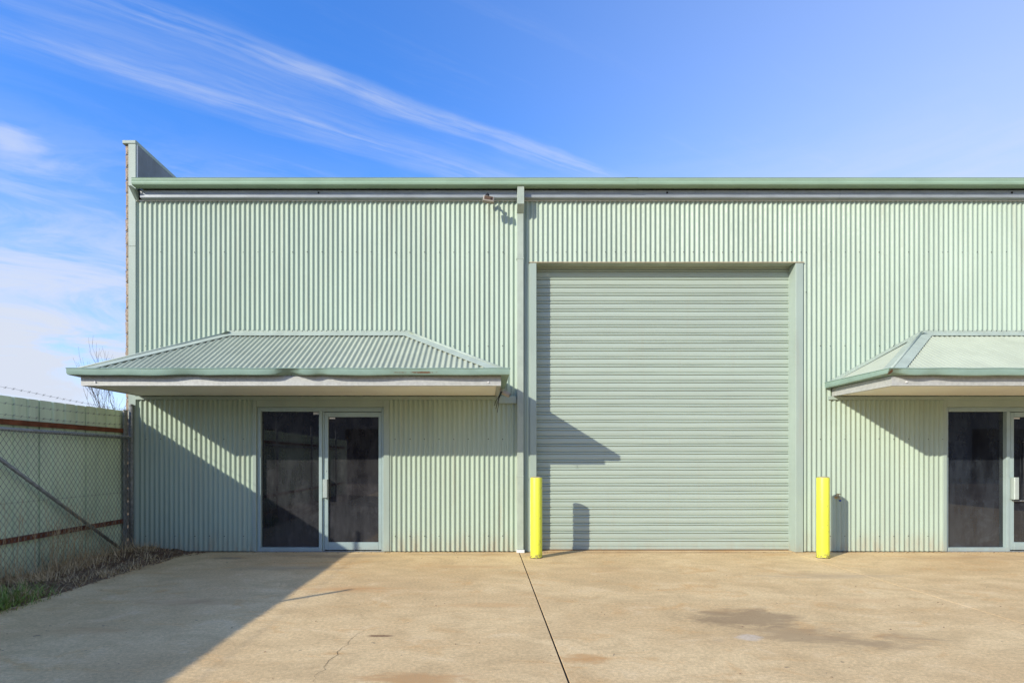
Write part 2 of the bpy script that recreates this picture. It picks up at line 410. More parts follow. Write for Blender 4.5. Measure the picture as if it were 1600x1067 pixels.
# ------------------------------------------------------------------ the warehouse
W = empty('warehouse', (0, 0, 0), 'pale green corrugated metal warehouse with a tall roller door and two hipped canopies', 'warehouse')
PITCH, AMP = .0762, .0112
XW0, XW1 = fx(213.5), 14.0
ZT = fz(315)
ZC = 2.42
def sheet_mesh(x0, x1, z0, z1, yo):
    mb = MB(); n = max(4, int((x1-x0)/PITCH*12)); vs_ = []
    for i in range(n+1):
        x = x0+(x1-x0)*i/n
        y = -AMP-AMP*math.cos(2*math.pi*x/PITCH)+yo
        vs_ += [(x, y, z0), (x, y, z1)]
    fs = [(2*i, 2*i+2, 2*i+3, 2*i+1) for i in range(n)]
    return mb.add(vs_, fs)
OFF = 10.79
doors = [(fx(397.5), fx(607.5)), (fx(397.5)+OFF-.03, fx(607.5)+OFF-.03)]
RD = (fx(826.5), fx(1253))
screw = MB()
def screws(x0, x1, z, step=2):
    k = math.ceil((x0+.03)/PITCH)
    while k*PITCH < x1-.02:
        if random.random() < .93:
            x = k*PITCH+random.uniform(-.004, .004); zz = z+random.uniform(-.004, .004); y = -2*AMP-.001
            r = .0098
            screw.add([(x-r, y, zz), (x, y, zz-r), (x+r, y, zz), (x, y, zz+r), (x, y-.006, zz)], [(0,1,4), (1,2,4), (2,3,4), (3,0,4)])
        k += step
x = XW0; i = 0
while x < XW1:
    k = math.floor((x+.0001)/(.762))+1; xe = min(k*.762, XW1)
    cuts = sorted(set([x, xe]+[c for a in doors+[RD] for c in a if x < c < xe]))
    for a, b in zip(cuts, cuts[1:]):
        if b-a < .012: continue
        mid = (a+b)/2; z0 = .012
        if any(p < mid < q for p, q in doors): z0 = fz(624)
        if RD[0] < mid < RD[1]: z0 = fz(410.5)
        ob = sheet_mesh(a, b+(.016 if b == xe and xe < XW1 else 0), z0+random.uniform(0, .004), ZT, -.0028*(i % 2)).build('wall_sheet', M_wall, W, smooth=True)
        for z in (fz(395), fz(541), fz(686), fz(837)):
            if z > z0+.03: screws(a, b, z, 3 if z < 4 else (3 if mid < .5 or mid > 5 else 2))
        if z0 < 3 and not any(p-2 < mid < q+2 for p, q in doors): screws(a, b, fz(457), 4)
    x = xe; i += 1
for p, q in ((fx(360), fx(640)), (fx(360)+OFF, fx(640)+OFF)): screws(p, q, fz(517), 1)
screw.build('screws', M_dark, W, kind='stuff')
# body behind the sheets
MB().box(XW0, XW1, .20, .30, .0, 5.5).build('light_block', M_dark, W)  # black panel added behind the facade to block light and darken gaps
MB().box(-5.40, 14., 14., 14.2, 0, 6.2).build('rear_wall', M_wall, W)
MB().box(13.98, 14.1, .02, 14., 0, 5.7).build('end_wall', M_wall, W)
mb = MB()
n = int(19.4/PITCH*4)
for i in range(n+1):
    x = -5.39+19.4*i/n; zz = .01*math.cos(2*math.pi*x/PITCH); mb.v += [(x, -.13, 5.70+zz), (x, 14.2, 6.35+zz)]
mb.f = [(2*i, 2*i+2, 2*i+3, 2*i+1) for i in range(n)]
mb.build('roof', M_roof, W, smooth=True)
# block side wall, its front stack block by block
bw = MB().box(-5.585, -5.42, .42, 14, -.1, 6.34).build('block_wall', M_block, W)
bm_ = MB().box(-5.575, -5.425, .012, .42, -.1, 6.34).build('mortar_core', M_mortar, bw)
def block_mesh(seed):
    r = random.Random(seed); mb = MB(); nx_, nz_ = 5, 6
    # split face front and flank
    x0, x1, z0, z1, y1 = -.0825, .0825, -.094, .094, .39
    for jz in range(nz_+1):
        for ix in range(nx_+1):
            e = (ix in (0, nx_)) or (jz in (0, nz_))
            mb.v.append((x0+(x1-x0)*ix/nx_+(r.uniform(-.006, .003) if ix == 0 else 0), (.004 if e else -.006+r.uniform(-.006, .006)), z0+(z1-z0)*jz/nz_+(r.uniform(-.003, .003) if e else 0)))
    for jz in range(nz_):
        for ix in range(nx_):
            a = jz*(nx_+1)+ix; mb.f.append((a, a+1, a+nx_+2, a+nx_+1))
    mb.box(x0, x1, .0045, y1, z0, z1); return mb.mesh('block')
bms = [block_mesh(s) for s in range(4)]
for k in range(32):
    o = link('block', bms[k % 4] if random.random() < .7 else random.choice(bms), M_block, bw)
    o.location = (-5.5035+random.uniform(-.004, .003), .0, .1+.2*k)
# parapet, corner flashing
MB().rbox(-5.525, -5.408, -.034, .012, .0, 6.365, .004).build('corner_flashing', M_trim, W)
MB().box(-5.526, -5.407, -.0355, -.034, fz(386)-.002, fz(386)+.002).build('flashing_lap', M_dark, W)
MB().rbox(-5.612, -5.402, -.045, 14.1, 6.352, 6.405, .006).build('parapet_capping', M_trim, W)
MB().box(-5.421, -5.405, .013, 14, 5.55, 6.352).build('parapet_lining', M_parapet, W)
MB().box(-5.414, -5.4035, -.012, .0125, 5.55, 6.352).build('parapet_edge', M_white, W)
# eaves: gutter, purlin, trims
def extrude_x(prof, x0, x1, name, m, parent):
    n = len(prof); vs_ = [(x0, y, z) for y, z in prof]+[(x1, y, z) for y, z in prof]
    fs = [tuple(range(n)), tuple(range(2*n-1, n-1, -1))]+[(i, n+i, n+(i+1) % n, (i+1) % n) for i in range(n)]
    return MB().add(vs_, fs).build(name, m, parent)
gz0, gz1 = fz(289, .24), fz(277.5, .24)
gprof = [(-.11, gz0+.003), (-.215, gz0), (-.232, gz0+.010), (-.240, gz0+.030), (-.240, gz0+.055), (-.236, gz0+.062), (-.240, gz0+.069), (-.240, gz1-.012), (-.246, gz1-.006), (-.240, gz1), (-.226, gz1),
         (-.226, gz0+.02), (-.122, gz0+.02), (-.122, gz1+.01), (-.11, gz1+.01)]
gx = [fx(205.5, .24), fx(976.5, .24), fx(1700, .24), 14.05]
EG = empty('eaves_gutter', (0, 0, 0), parent=W)
for a, b in zip(gx, gx[1:]):
    smooth_angle(extrude_x(gprof, a, b-.0015, 'gutter_length', M_gutter, EG), 30)
big = [(y-.003 if y < -.2 else y, z+(.003 if z > gz1-.02 else (-.003 if z < gz0+.02 else 0))) for y, z in gprof]
extrude_x([p for p in big[:11]]+[(-.228, gz0+.01), (-.12, gz0+.01)], fx(976.5, .24)-.001, fx(996.5, .24), 'joiner_sleeve', M_gutter, EG)
extrude_x([(-.112, gz0+.004), (-.2145, gz0+.002), (-.2385, gz0+.03), (-.2385, gz1-.002), (-.112, gz1+.005)], gx[0]-.004, gx[0]-.0005, 'end_cap', M_gutter, EG)
pz1, pz0 = gz0-.016, fz(309, .10)
pprof = [(-.02, pz1), (-.098, pz1), (-.100, pz0+.010), (-.094, pz0), (-.040, fz(312.5, .04)), (-.02, fz(312.5, .04))]
pj = [fx(220, .08), fx(1311.5, .08), 14.0]
EP = empty('eaves_purlin', (0, 0, 0), parent=W)
for a, b in zip(pj, pj[1:]): extrude_x(pprof, a, b-.004, 'purlin_length', M_purlin, EP)
for px in (221.5, 498, 1042, 1580):
    MB().box(fx(px, .09)-.012, fx(px, .09)+.012, -.108, -.0995, fz(306)-.012, fz(306)+.012).build('purlin_bolt', M_white if px < 300 else M_dark, EP)
MB().box(XW0+.002, 14., -.026, -.018, ZT-.004, ZT+.012).build('top_trim', M_white, W)
# little sloped gusset at the corner pilaster under the gutter end
g = extrude_x([(-.034, gz0-.002), (-.225, gz0-.002), (-.06, gz0-.14), (-.034, gz0-.14)], -5.405, -5.36, 'gutter_bracket', M_trim, W)

# downpipes
def downpipe(xo, detail=True):
    P = empty('downpipe', (fx(812.5)+xo, 0, 0), parent=W)
    h = .052
    def part(mb, name, m): 
        return mb.build(name, m, P)
    part(MB().rbox(-h, h, -.205, -.085, fz(319, .2), gz0+.05, .004), 'rain_head', M_flash)
    mb = MB(); zt, zb = fz(319, .2)-.0005, fz(333, .1)
    mb.add([(-h, -.2045, zt), (h, -.2045, zt), (h, -.0855, zt), (-h, -.0855, zt), (-h, -.092, zb), (h, -.092, zb), (h, -.02, zb), (-h, -.02, zb), (-h, -.02, zt), (h, -.02, zt)],
           [(0,1,5,4), (1,2,9,6,5), (0,4,7,8,3), (4,5,6,7)])
    part(mb, 'offset_bend', M_flash)
    zj = [zb-.001, fz(407), fz(744), .05]
    for a, b in zip(zj, zj[1:]): part(MB().rbox(-h+.002, h-.002, -.088, -.0195, b+.001, a, .004), 'pipe_length', M_flash)
    for z in zj[1:3]: part(MB().rbox(-h-.006, h+.002, -.0905, -.0185, z-.006, z+.012, .002), 'pipe_joint', M_flash)
    part(MB().rbox(-h-.004, h+.012, -.105, -.0195, .001, .047, .004), 'outlet_shoe', M_white)
downpipe(0); downpipe(OFF)
# flashing strip between downpipe and the roller door
MB().box(fx(818.8)+.004, RD[0]+.012, -.012, .01, .01, fz(411)-.01).build('edge_flashing', M_trim, W)

# roller door
RY = .18
R = empty('roller_door', (fx(1040), RY, 0), parent=W)
xa, xb = fx(838), fx(1241.7)
zl = fz(411.5)
jt = MB().rbox(RD[0]+.013, xa, -.034, RY+.05, .002, zl-.004, .004).build('jamb', M_trim, W)
jt = MB().rbox(xb, fx(1253.2), -.034, RY+.05, .002, zl-.004, .004).build('jamb', M_trim, W)
MB().box(xa+.001, xb-.001, -.022, RY+.12, zl, zl+.012).build('lintel', M_flash, W)
M_rline = mat('rust_stained_trim', (.40, .34, .22), .7, var=.3, vscale=(4, 4, 30))
MB().box(RD[0], fx(1254.5), -.0395, -.0225, zl-.003, zl+.011).build('lintel_drip_edge', M_rline, W)
SP = .1262
sprof = [(.000, .009), (.004, .001), (.030, -.004), (.055, -.004), (.078, .000), (.081, .014), (.085, .014), (.089, -.003), (.100, -.008), (.111, -.003), (.1145, .014), (.1262, .009)]
def slat_mesh():
    mb = MB(); x0, x1 = xa-.02-fx(1040), xb+.02-fx(1040); n = 24; k = len(sprof)
    r = random.Random(random.random())
    ph = [r.uniform(0, 6) for _ in range(3)]
    for i in range(n+1):
        x = x0+(x1-x0)*i/n
        wv = .0016*math.sin(x*2.3+ph[0])+.0009*math.sin(x*7+ph[1])
        for z, y in sprof: mb.v.append((x, y+wv*(1 if .08 < z < .12 else .4), z+wv*.8))
    for i in range(n):
        for j in range(k-1): mb.f.append((i*k+j, (i+1)*k+j, (i+1)*k+j+1, i*k+j+1))
    return mb.mesh('slat')
sm = [slat_mesh() for _ in range(6)]
ns = 36
for k in range(ns):
    o = link('slat', sm[k % 6] if k % 4 else random.choice(sm), M_slat, R); o.location = (0, random.uniform(-.001, .001), .055+SP*k)
    smooth_angle(o, 28)
MB().rbox(xa-.015-fx(1040), xb+.015-fx(1040), -.012, .02, .012, .056, .004).build('bottom_rail', M_slat, R)
MB().box(xa-.015-fx(1040), xb+.015-fx(1040), -.008, .015, .0015, .012).build('rubber_seal', M_rust, R)

# shop-front doors
def glazed_door(xo, glass, second):
    Dr = empty('glazed_entry', (fx(500)+xo, 0, 0), parent=W)
    ox = fx(500)
    X = lambda p: fx(p)-ox
    def bx(name, m, x0, x1, yt, yb, d0, d1, r=.003, parent=Dr):
        return MB().rbox(X(x0), X(x1), -d0, -d1, fz(yb), fz(yt), r).build(name, m, parent)
    bx('jamb_trim', M_trim, 395.5, 401.3, 624, 860.6, .030, -.12)
    bx('jamb_trim', M_trim, 599.8, 608.8, 624, 860.6, .030, -.12)
    bx('head_trim', M_trim, 401.4, 599.7, 622.5, 636, .027, -.12)
    fr = bx('frame_stile', M_alu, 401.4, 406.8, 636.2, 861.2, -.012, -.10)
    bx('frame_stile', M_alu, 595.8, 599.7, 636.2, 861.2, -.012, -.10)
    bx('frame_head', M_alu, 406.9, 595.7, 636.2, 642.6, -.012, -.10)
    bx('frame_sill', M_alu, 406.9, 497.9, 855.4, 861.4, -.008, -.10)
    bx('mullion', M_alu, 498, 503, 642.7, 861.4, -.008, -.10)
    bx('mullion_channel', M_alu, 503.05, 506, 642.7, 861.2, -.035, -.10)
    p = MB().box(X(406), X(498.5), .075, .085, fz(856), fz(642)).build('sidelight_pane', glass, Dr)
    leaf = MB().rbox(X(506.3), X(511.8), .035, .078, fz(859.3), fz(643.4)).build('door_leaf', M_alu, Dr)
    bx('stile', M_alu, 590.8, 595.3, 643.4, 859.3, -.035, -.078, parent=leaf)
    bx('top_rail', M_alu, 511.9, 590.7, 643.4, 651, -.035, -.078, parent=leaf)
    bx('bottom_rail', M_alu, 511.9, 590.7, 847.4, 859.3, -.035, -.078, parent=leaf)
    MB().box(X(511.3), X(591.3), .062, .072, fz(848), fz(650.5)).build('pane', glass, leaf)
    hz0, hz1 = (745.5, 780) if second else (748.5, 777.5)
    hb = MB().rbox(X(505.2), X(512.6), -.045, .033, fz(hz1), fz(hz0), .008).build('pull_handle', M_handle, leaf)
    MB().lathe([(.007, 0), (.007, .01), (.004, .012)], 10).build('lock_cylinder', M_handle, leaf).matrix_local = Matrix.Translation((X(508.6), .036, fz(735.5))) @ Matrix.Rotation(math.pi/2, 4, 'X')
    if second:
        mb = MB().tube([(X(528), .03, fz(684)), (X(528), .03, fz(783))], .009, 8).tube([(X(509), .03, fz(782.5)), (X(530), .03, fz(782.5))], .011, 8)
        mb.tube([(X(528), .03, fz(690)), (X(528), .06, fz(690))], .006, 6).tube([(X(522), .03, fz(782.5)), (X(522), .06, fz(782.5))], .006, 6)
        mb.build('pull_bar', M_galvd, leaf, smooth=True)
        st = [(513.5, 523, 651.6, 654)]
    else: st = [(487.5, 497.6, 643.2, 647), (513, 522, 651.6, 654)]
    for i, (a, b, c, d) in enumerate(st):
        y = .0735 if a < 500 else .0605
        MB().box(X(a), X(b), y, y+.0012, fz(d), fz(c)).build('sticker', M_white, Dr)
    MB().box(X(397), X(604), -.01, .1, .0015, .012).build('threshold', M_galvd, Dr)
glazed_door(0, M_glass, False); glazed_door(OFF-.03, M_glass2, True)

# hipped canopies
def canopy(xo, dents, torn):
    K = empty('canopy', (xo, 0, 2.42), parent=W)
    Z0 = 2.42
    GL, GR, dB = -5.353, .237, 1.305          # outer face of the fascia beam
    def B(mb, name, m, smooth=False):
        mb.v = [(x, y, z-Z0) for x, y, z in mb.v]; return mb.build(name, m, K, smooth)
    def sweep(prof, nf=1, disp=None):
        cols = []
        for y in (-.021,): cols.append(('L', y))
        mb = MB(); k = len(prof)
        rows = [[(GL-o, -.021, z) for o, z in prof], [(GL-o, -(dB+o), z) for o, z in prof]]
        for i in range(1, nf): rows.append([(GL-o+(GR-GL+2*o)*i/nf, -(dB+o), z) for o, z in prof])
        rows += [[(GR+o, -(dB+o), z) for o, z in prof], [(GR+o, -.021, z) for o, z in prof]]
        if disp: rows = [[disp(p, q) for p, q in zip(r, prof)] for r in rows]
        for r in rows: mb.v += r
        for i in range(len(rows)-1):
            for j in range(k): mb.f.append((i*k+j, i*k+(j+1) % k, (i+1)*k+(j+1) % k, (i+1)*k+j))
        mb.f += [tuple(range(k))[::-1], tuple((len(rows)-1)*k+j for j in range(k))]
        return mb
    zb, zt = fz(586.3, 1.42), fz(574.5, 1.42)
    def disp(p, q):
        x, y, z = p; o, zz = q
        if o < .08 or y > -1.3: return p
        low = max(0, 1-(zz-zb)/.09)
        for (cx, wd, am) in dents:
            e = math.exp(-((x-cx)/wd)**2); y += 1.5*am*e*low; z += am*.8*e*low
        z += .004*math.sin(x*2.1+1)*low+.002*math.sin(x*9)
        return (x, y, z)
    gp_ = [(.004, zb+.012), (.085, zb), (.104, zb+.008), (.113, zb+.03), (.113, zt-.014), (.121, zt-.007), (.115, zt), (.100, zt), (.100, zb+.03), (.015, zb+.03), (.015, zt-.005), (.004, zt-.005)]
    smooth_angle(B(sweep(gp_, 90, disp), 'gutter', M_cgut), 32)
    B(sweep([(-.055, 2.427), (.0, 2.427), (.0, 2.555), (-.055, 2.555)]), 'fascia_beam', M_galv)
    for bxp in (GL+.19, GR-.17):
        B(MB().tube([(bxp, -dB+.002, 2.475), (bxp, -dB-.014, 2.475)], .011, 8), 'bolt', M_white)
    # soffit boards
    xs = [GL+.056, GL+.056+1.85, GL+.056+3.7, GR-.056]
    for a, b in zip(xs, xs[1:]): B(MB().box(a+.0015, b-.0015, -dB+.056, -.05, 2.436, 2.446), 'soffit_board', M_soffit)
    # corrugated roof faces
    ov = .045
    RL, RR, dR, z0, z1 = GL-ov, GR+ov, dB+ov, zt-.03, fz(522)
    AL, AR = -3.95, -1.15
    sl = (z1-z0)/dR; nrm = Vector((0, -sl, 1)).normalized()
    def front(a, b, j):
        mb = MB(); n = max(3, int((b-a)/PITCH*10)); cols = []
        for i in range(n+1):
            x = a+(b-a)*i/n; t = max(0., min(1., (x-RL)/(AL-RL), (RR-x)/(RR-AR)))
            c = AMP*math.cos(2*math.pi*x/PITCH)+.0012*(j % 2)
            for q in (0, t): mb.v.append((x, -dR*(1-q)+nrm.y*c-.02*q, z0+(z1-z0)*q+nrm.z*c))
        mb.f = [(2*i, 2*i+2, 2*i+3, 2*i+1) for i in range(n)]
        return mb
    x = RL+.02; j = 0
    while x < RR-.02:
        e = min(RR-.02, x+.762); B(front(x, e+.012, j), 'roof_sheet', M_roof, True); x = e; j += 1
    for sgn, X0, A in ((1, RL, AL), (-1, RR, AR)):
        mb = MB(); n = int(dR/PITCH*10); run = abs(A-X0); s2 = (z1-z0)/run; nv = Vector((-s2*sgn, 0, 1)).normalized()
        for i in range(n+1):
            y = -dR+(dR-.02)*i/n; t = max(0., 1-abs(y)/dR); c = AMP*math.cos(2*math.pi*y/PITCH)
            for q in (0, t): mb.v.append((X0+sgn*run*q+nv.x*c, y, z0+(z1-z0)*q+nv.z*c))
        mb.f = [(2*i, 2*i+2, 2*i+3, 2*i+1) if sgn < 0 else (2*i, 2*i+1, 2*i+3, 2*i+2) for i in range(n)]
        B(mb, 'hip_sheet', M_roof, True)
        # hip flashing: a wing on each slope and a roll on the line
        Cc, Aa = Vector((X0, -dR, z0)), Vector((A, -.02, z1)); up = Vector((0, 0, .022)); wd = .19
        def wing(pts):
            k = len(pts); vs_ = [p+up for p in pts]+[p+up-Vector((0, 0, .005)) for p in pts]
            return MB().add(vs_, [tuple(range(k)), tuple(range(2*k-1, k-1, -1))]+[(i, k+i, k+(i+1) % k, (i+1) % k) for i in range(k)])
        B(wing([Cc, Aa, Aa+Vector((wd*sgn, 0, 0)), Cc+Vector((wd*sgn, 0, 0))]), 'hip_flashing', M_flash)
        tq = 1-wd/dR
        B(wing([Cc, Cc+Vector((0, wd, 0)), Cc.lerp(Aa, tq)+Vector((0, wd-.02, 0)), Aa]), 'hip_flashing', M_flash)
        B(MB().tube([Cc+up*1.0, Aa+up*1.0], .017, 8), 'hip_roll', M_flash, True)
        # stepped apron on the wall along this slope
        a0, a1 = Vector((X0+.03*sgn, -.022, z0+.02)), Vector((A, -.022, z1+.022))
        vs_ = [a0+Vector((0, -.10, .004)), a1+Vector((0, -.10, .004)), a1+Vector((0, 0, .004)), a0+Vector((0, 0, .004)), a0+Vector((0, 0, .045)), a1+Vector((0, 0, .03))]
        B(MB().add(vs_, [(0,1,2,3), (3,2,5,4)]), 'apron_flashing', M_flash)
    za = z1+.022
    vs_ = [(AL, -.15, za-.15*sl+.01), (AR, -.15, za-.15*sl+.01), (AR, -.023, za), (AL, -.023, za), (AL, -.023, za+.03), (AR, -.023, za+.03)]
    B(MB().add(vs_, [(0,1,2,3), (3,2,5,4)]), 'apron_flashing', M_flash)
    # ledger on the wall
    B(MB().rbox(fx(214)+.0, fx(806.5), -.043, -.0185, 2.372, 2.4255, .003), 'ledger_flashing', M_trim)
    if not torn: B(MB().rbox(fx(776), fx(806.6), -.055, -.0435, 2.315, 2.43, .003), 'ledger_end', M_trim)
canopy(0, [(fx(290, 1.42), .22, .018), (fx(450, 1.42), .13, .045), (fx(500, 1.42), .10, .02), (fx(640, 1.42), .35, .014)], False)
canopy(OFF, [(fx(1398, 1.42)-OFF, .12, .035), (fx(1460, 1.42)-OFF, .12, .012), (-3.2, .2, .015)], True)

# ------------------------------------------------------------------ bollards
def bollard(px, label):
    d = .50; x = fx(px, d)
    bo = empty('bollard', (x, -d, 0), label, 'bollard', 'yellow bollards guarding the roller door')
    hgt = fz(746, d)
    MB().lathe([(.0865, -.02), (.0865, hgt-.006), (.0845, hgt)], 36).build('post', M_yellow, bo)
    smooth_angle(bo.children[0], 40)
    smooth_angle(MB().lathe([(.079, hgt+.0005), (.076, hgt+.008), (.045, hgt+.016), (.01, hgt+.018)], 30).build('cap', M_concap, bo), 40)
    MB().lathe([(.094, .0005), (.089, .006)], 30).build('base_seal', M_seal, bo)
    return bo
M_concap = mat('bollard_cap', (.42, .36, .20), .9, var=.3, vscale=(30, 30, 30), grain=.2)
bollard(838, 'yellow steel bollard beside the downpipe at the left of the roller door')
bollard(1286, 'yellow steel bollard beside the garden tap at the right of the roller door')

# ------------------------------------------------------------------ tap
tx, tz = fx(1308.5, .06), fz(776, .06)
T = empty('garden_tap', (tx, -.018, tz), 'small brass garden tap with blue handle on the wall behind the bollard', 'tap')
MB().tube([(0, 0, 0), (0, -.012, 0)], .030, 14).build('wall_flange', M_brass, T, True)
MB().tube([(0, -.01, 0), (0, -.07, 0)], .014, 10).tube([(0, -.045, -.002), (0, -.058, .030)], .015, 10).tube([(-.028, -.035, .006), (.028, -.035, .006)], .012, 8).build('body', M_brass, T, True)
MB().tube([(0, -.065, 0), (.004, -.085, -.008), (.006, -.092, -.03), (.006, -.092, -.045)], .012, 10).build('spout', M_brass, T, True)
MB().tube([(-.03, -.066, .045), (.03, -.066, .045)], .008, 8).tube([(0, -.058, .025), (0, -.068, .048)], .007, 8).build('handle', M_brass, T, True)
MB().tube([(.006, -.092, -.040), (.012, -.094, -.066)], .015, 10).build('hose_connector', M_blue, T, True)

# ------------------------------------------------------------------ lamps
def floodlight():
    d = .30; c = Vector((fx(763.5, d), -d, fz(311, d)))
    L = empty('floodlight', c, 'small tilted beige floodlight on an arm under the eaves gutter', 'floodlight')
    Rm = Matrix.Rotation(math.radians(9), 4, 'Y') @ Matrix.Rotation(math.radians(-20), 4, 'X')
    def put(mb, name, m, parent=L):
        mb.v = [tuple(Rm @ Vector(v)) for v in mb.v]; return mb.build(name, m, parent)
    put(MB().rbox(-.085, .085, -.018, .04, -.048, .048, .010), 'housing', M_lampbody)
    put(MB().box(-.066, .066, -.0215, -.0185, -.032, .032), 'lens', M_lampglass)
    put(MB().box(.030, .052, -.0235, -.022, -.026, .012), 'sensor', M_dark)
    MB().tube([(-.03, .02, .03), (-.02, .06, .075), (.0, .13, .085), (.02, .195, .06)], .014, 8).build('arm', M_galvd, L, True)
    MB().lathe([(.012, -.03), (.028, -.015), (.03, .01), (.012, .03)], 12).build('knuckle', M_black, L, True).location = (-.018, .05, .078)
    MB().rbox(-.02, .075, .185, .1985, .02, .085, .006).build('mount_plate', M_galvd, L)
floodlight()
def spot():
    d = .95; c = Vector((fx(791, d), -d, fz(615, d)))
    L = empty('spotlight', c, 'small grey spotlight with loose wires at the right end of the first canopy', 'spotlight')
    Rm = Matrix.Rotation(math.radians(24), 4, 'Y')
    def put(mb, name, m, s=True):
        mb.v = [tuple(Rm @ Vector(v)) for v in mb.v]; return smooth_angle(mb.build(name, m, L), 40) if s else mb.build(name, m, L)
    put(MB().tube([(-.055, 0, 0), (-.05, 0, 0), (.055, -.012, 0)], .036, 16), 'housing', M_lampbody)
    put(MB().tube([(.0555, -.012, 0), (.058, -.012, 0)], .030, 16), 'lens', M_dark)
    MB().tube([(-.05, .0, .01), (-.075, .01, .03), (-.075, .02, .08)], .010, 8).tube([(-.075, .02, .062), (-.075, .02, .066)], .03, 10).build('bracket', M_lampbody, L, True)
    mb = MB()
    for k in range(3):
        a = Vector((-.06-.008*k, 0, .03)); e = Vector((-.125-.02*k, .02*k, -.16-.05*(2-k)))
        mb.tube([a, a.lerp(e, .3)+Vector((-.022+.01*k, 0, -.01)), a.lerp(e, .7)+Vector((-.006, 0, 0)), e], .0042, 5)
    mb.build('wires', M_black, L, True)
spot()

# ------------------------------------------------------------------ green steel fence
FN = empty('steel_fence', (XF, -5, 0), 'green steel sheet fence with rusty rails running from the warehouse corner', 'fence')
FT = 2.19
def panel_mesh():
    mb = MB(); Lp = .818
    pr = []; y = 0
    ribs = [0, .19, .40, .61]
    for r in ribs: pr += [(r+.004, 0), (r+.016, -.022), (r+.040, -.022), (r+.052, 0)]
    pr.append((Lp+.02, -.002))
    for y, xx in pr: mb.v += [(xx, -y, 0), (xx, -y, FT)]
    mb.f = [(2*i, 2*i+2, 2*i+3, 2*i+1) for i in range(len(pr)-1)]
    return mb.mesh('sheet_panel')
pm = panel_mesh()
for k in range(17):
    o = link('sheet_panel', pm, M_fence, FN); o.location = (random.uniform(-.003, .003), 5-.075-.82*k, random.uniform(-.006, .006))
for z in (1.885, .50):
    for k in range(5):
        MB().box(.003, .045, 5-.08-2.7*k, 5-.08-2.7*k-2.695, z-.032, z+.030).build('rail', M_rust, FN)
for k in range(5):
    MB().box(-.06, -.027, 5-.14-2.7*k, 5-.06-2.7*k, -.1, 2.12).build('post', M_rust, FN)
MB().rbox(.03, .062, 5-.17, 5-.09, -.1, fz(641, .1), .005).build('end_post', M_galvd, FN)

# ------------------------------------------------------------------ chain link fence standing in front of it
XC = -5.462
CL = empty('chain_link_fence', (XC, -5, 0), 'weathered chain link fence with diagonal brace in front of the green sheets', 'fence')
def cy(d): return 5-d
PD = [.06, 2.98, 5.98, 8.98, 11.98]
for d in PD: 
    hgt = fz(634, .06) if d < 1 else 2.47
    MB().tube([(0, cy(d), -.1), (0, cy(d), hgt)], .030, 12).build('post', M_galvd, CL, True)
    MB().lathe([(.033, 0), (.03, .02), (.01, .03)], 12).build('post_cap', M_galvd, CL, True).location = (0, cy(d), hgt)
for a, b in zip(PD, PD[1:]):
    za, zb = 1.775, 1.80
    MB().tube([(0, cy(a+.03), za), (0, cy((a+b)/2), za+.012), (0, cy(b-.03), zb)], .022, 10).build('top_rail', M_galvd, CL, True)
MB().tube([(.012, cy(.36), .12), (.012, cy(2.96), 1.78)], .023, 10).build('brace', M_galvd, CL, True)
mesh_w = MB(); lash = MB()
def wires(a, b, zb, zt, s=.078):
    L_, Hh = b-a, zt-zb; k = .80           # diamond: taller than wide
    n = int((L_+Hh*k)/s)+1
    for i in range(n+1):
        for sg in (1, -1):
            u0 = i*s-Hh*k; z0_, z1_ = zb, zt; u1 = u0+Hh*k
            if u0 < 0: z0_ = zb+(-u0)/k; u0 = 0
            if u1 > L_: z1_ = zt-(u1-L_)/k; u1 = L_
            if z1_-z0_ < .01: continue
            if sg < 0: p, q = b-u0, b-u1
            else: p, q = a+u0, a+u1
            mesh_w.tube([(.024+.003*sg, cy(p), z0_), (.024+.003*sg, cy(q), z1_)], .0023, 3, False)
wires(.09, 2.95, .05, 1.79); wires(3.01, 5.95, .05, 1.79, .1)
for zz in (.95,): mesh_w.tube([(.03, cy(.06), zz), (.03, cy(5.98), zz-.01)], .002, 3, False)
mesh_w.build('wire_mesh', M_wire, CL, kind='stuff')
for k in range(64):
    d = .12+k*.0455
    lash.tube([(-.025, cy(d), 1.765+.00*k), (.026, cy(d+.012), 1.785), (.0, cy(d+.024), 1.815), (-.026, cy(d+.03), 1.79)], .0035, 3, False)
lash.build('wire_ties', M_galv, CL, kind='stuff')
for z in (2.27, 2.11, 1.98):
    mb = MB(); xw = 0.
    for a, b in zip(PD, PD[1:]):
        pts = []
        for i in range(13):
            u = i/12; sag = -.03*4*u*(1-u)
            zz = z+sag if not (z > 2.2 and a < 1) else (2.20+.09*min(1, u*1.4)+sag)
            pts.append(Vector((xw, cy(a+(b-a)*u), zz)))
        mb.tube(pts, .0013, 4, False)
        for i in range(26):
            u = (i+.5)/26; j = min(11, int(u*12)); p = pts[j].lerp(pts[j+1], u*12-j)
            for s_ in (-1, 1): mb.tube([p+Vector((-.012*s_, -.010, -.014)), p+Vector((.012*s_, .010, .014))], .0018, 3, False)
    mb.build('barbed_wire', M_wire, CL)

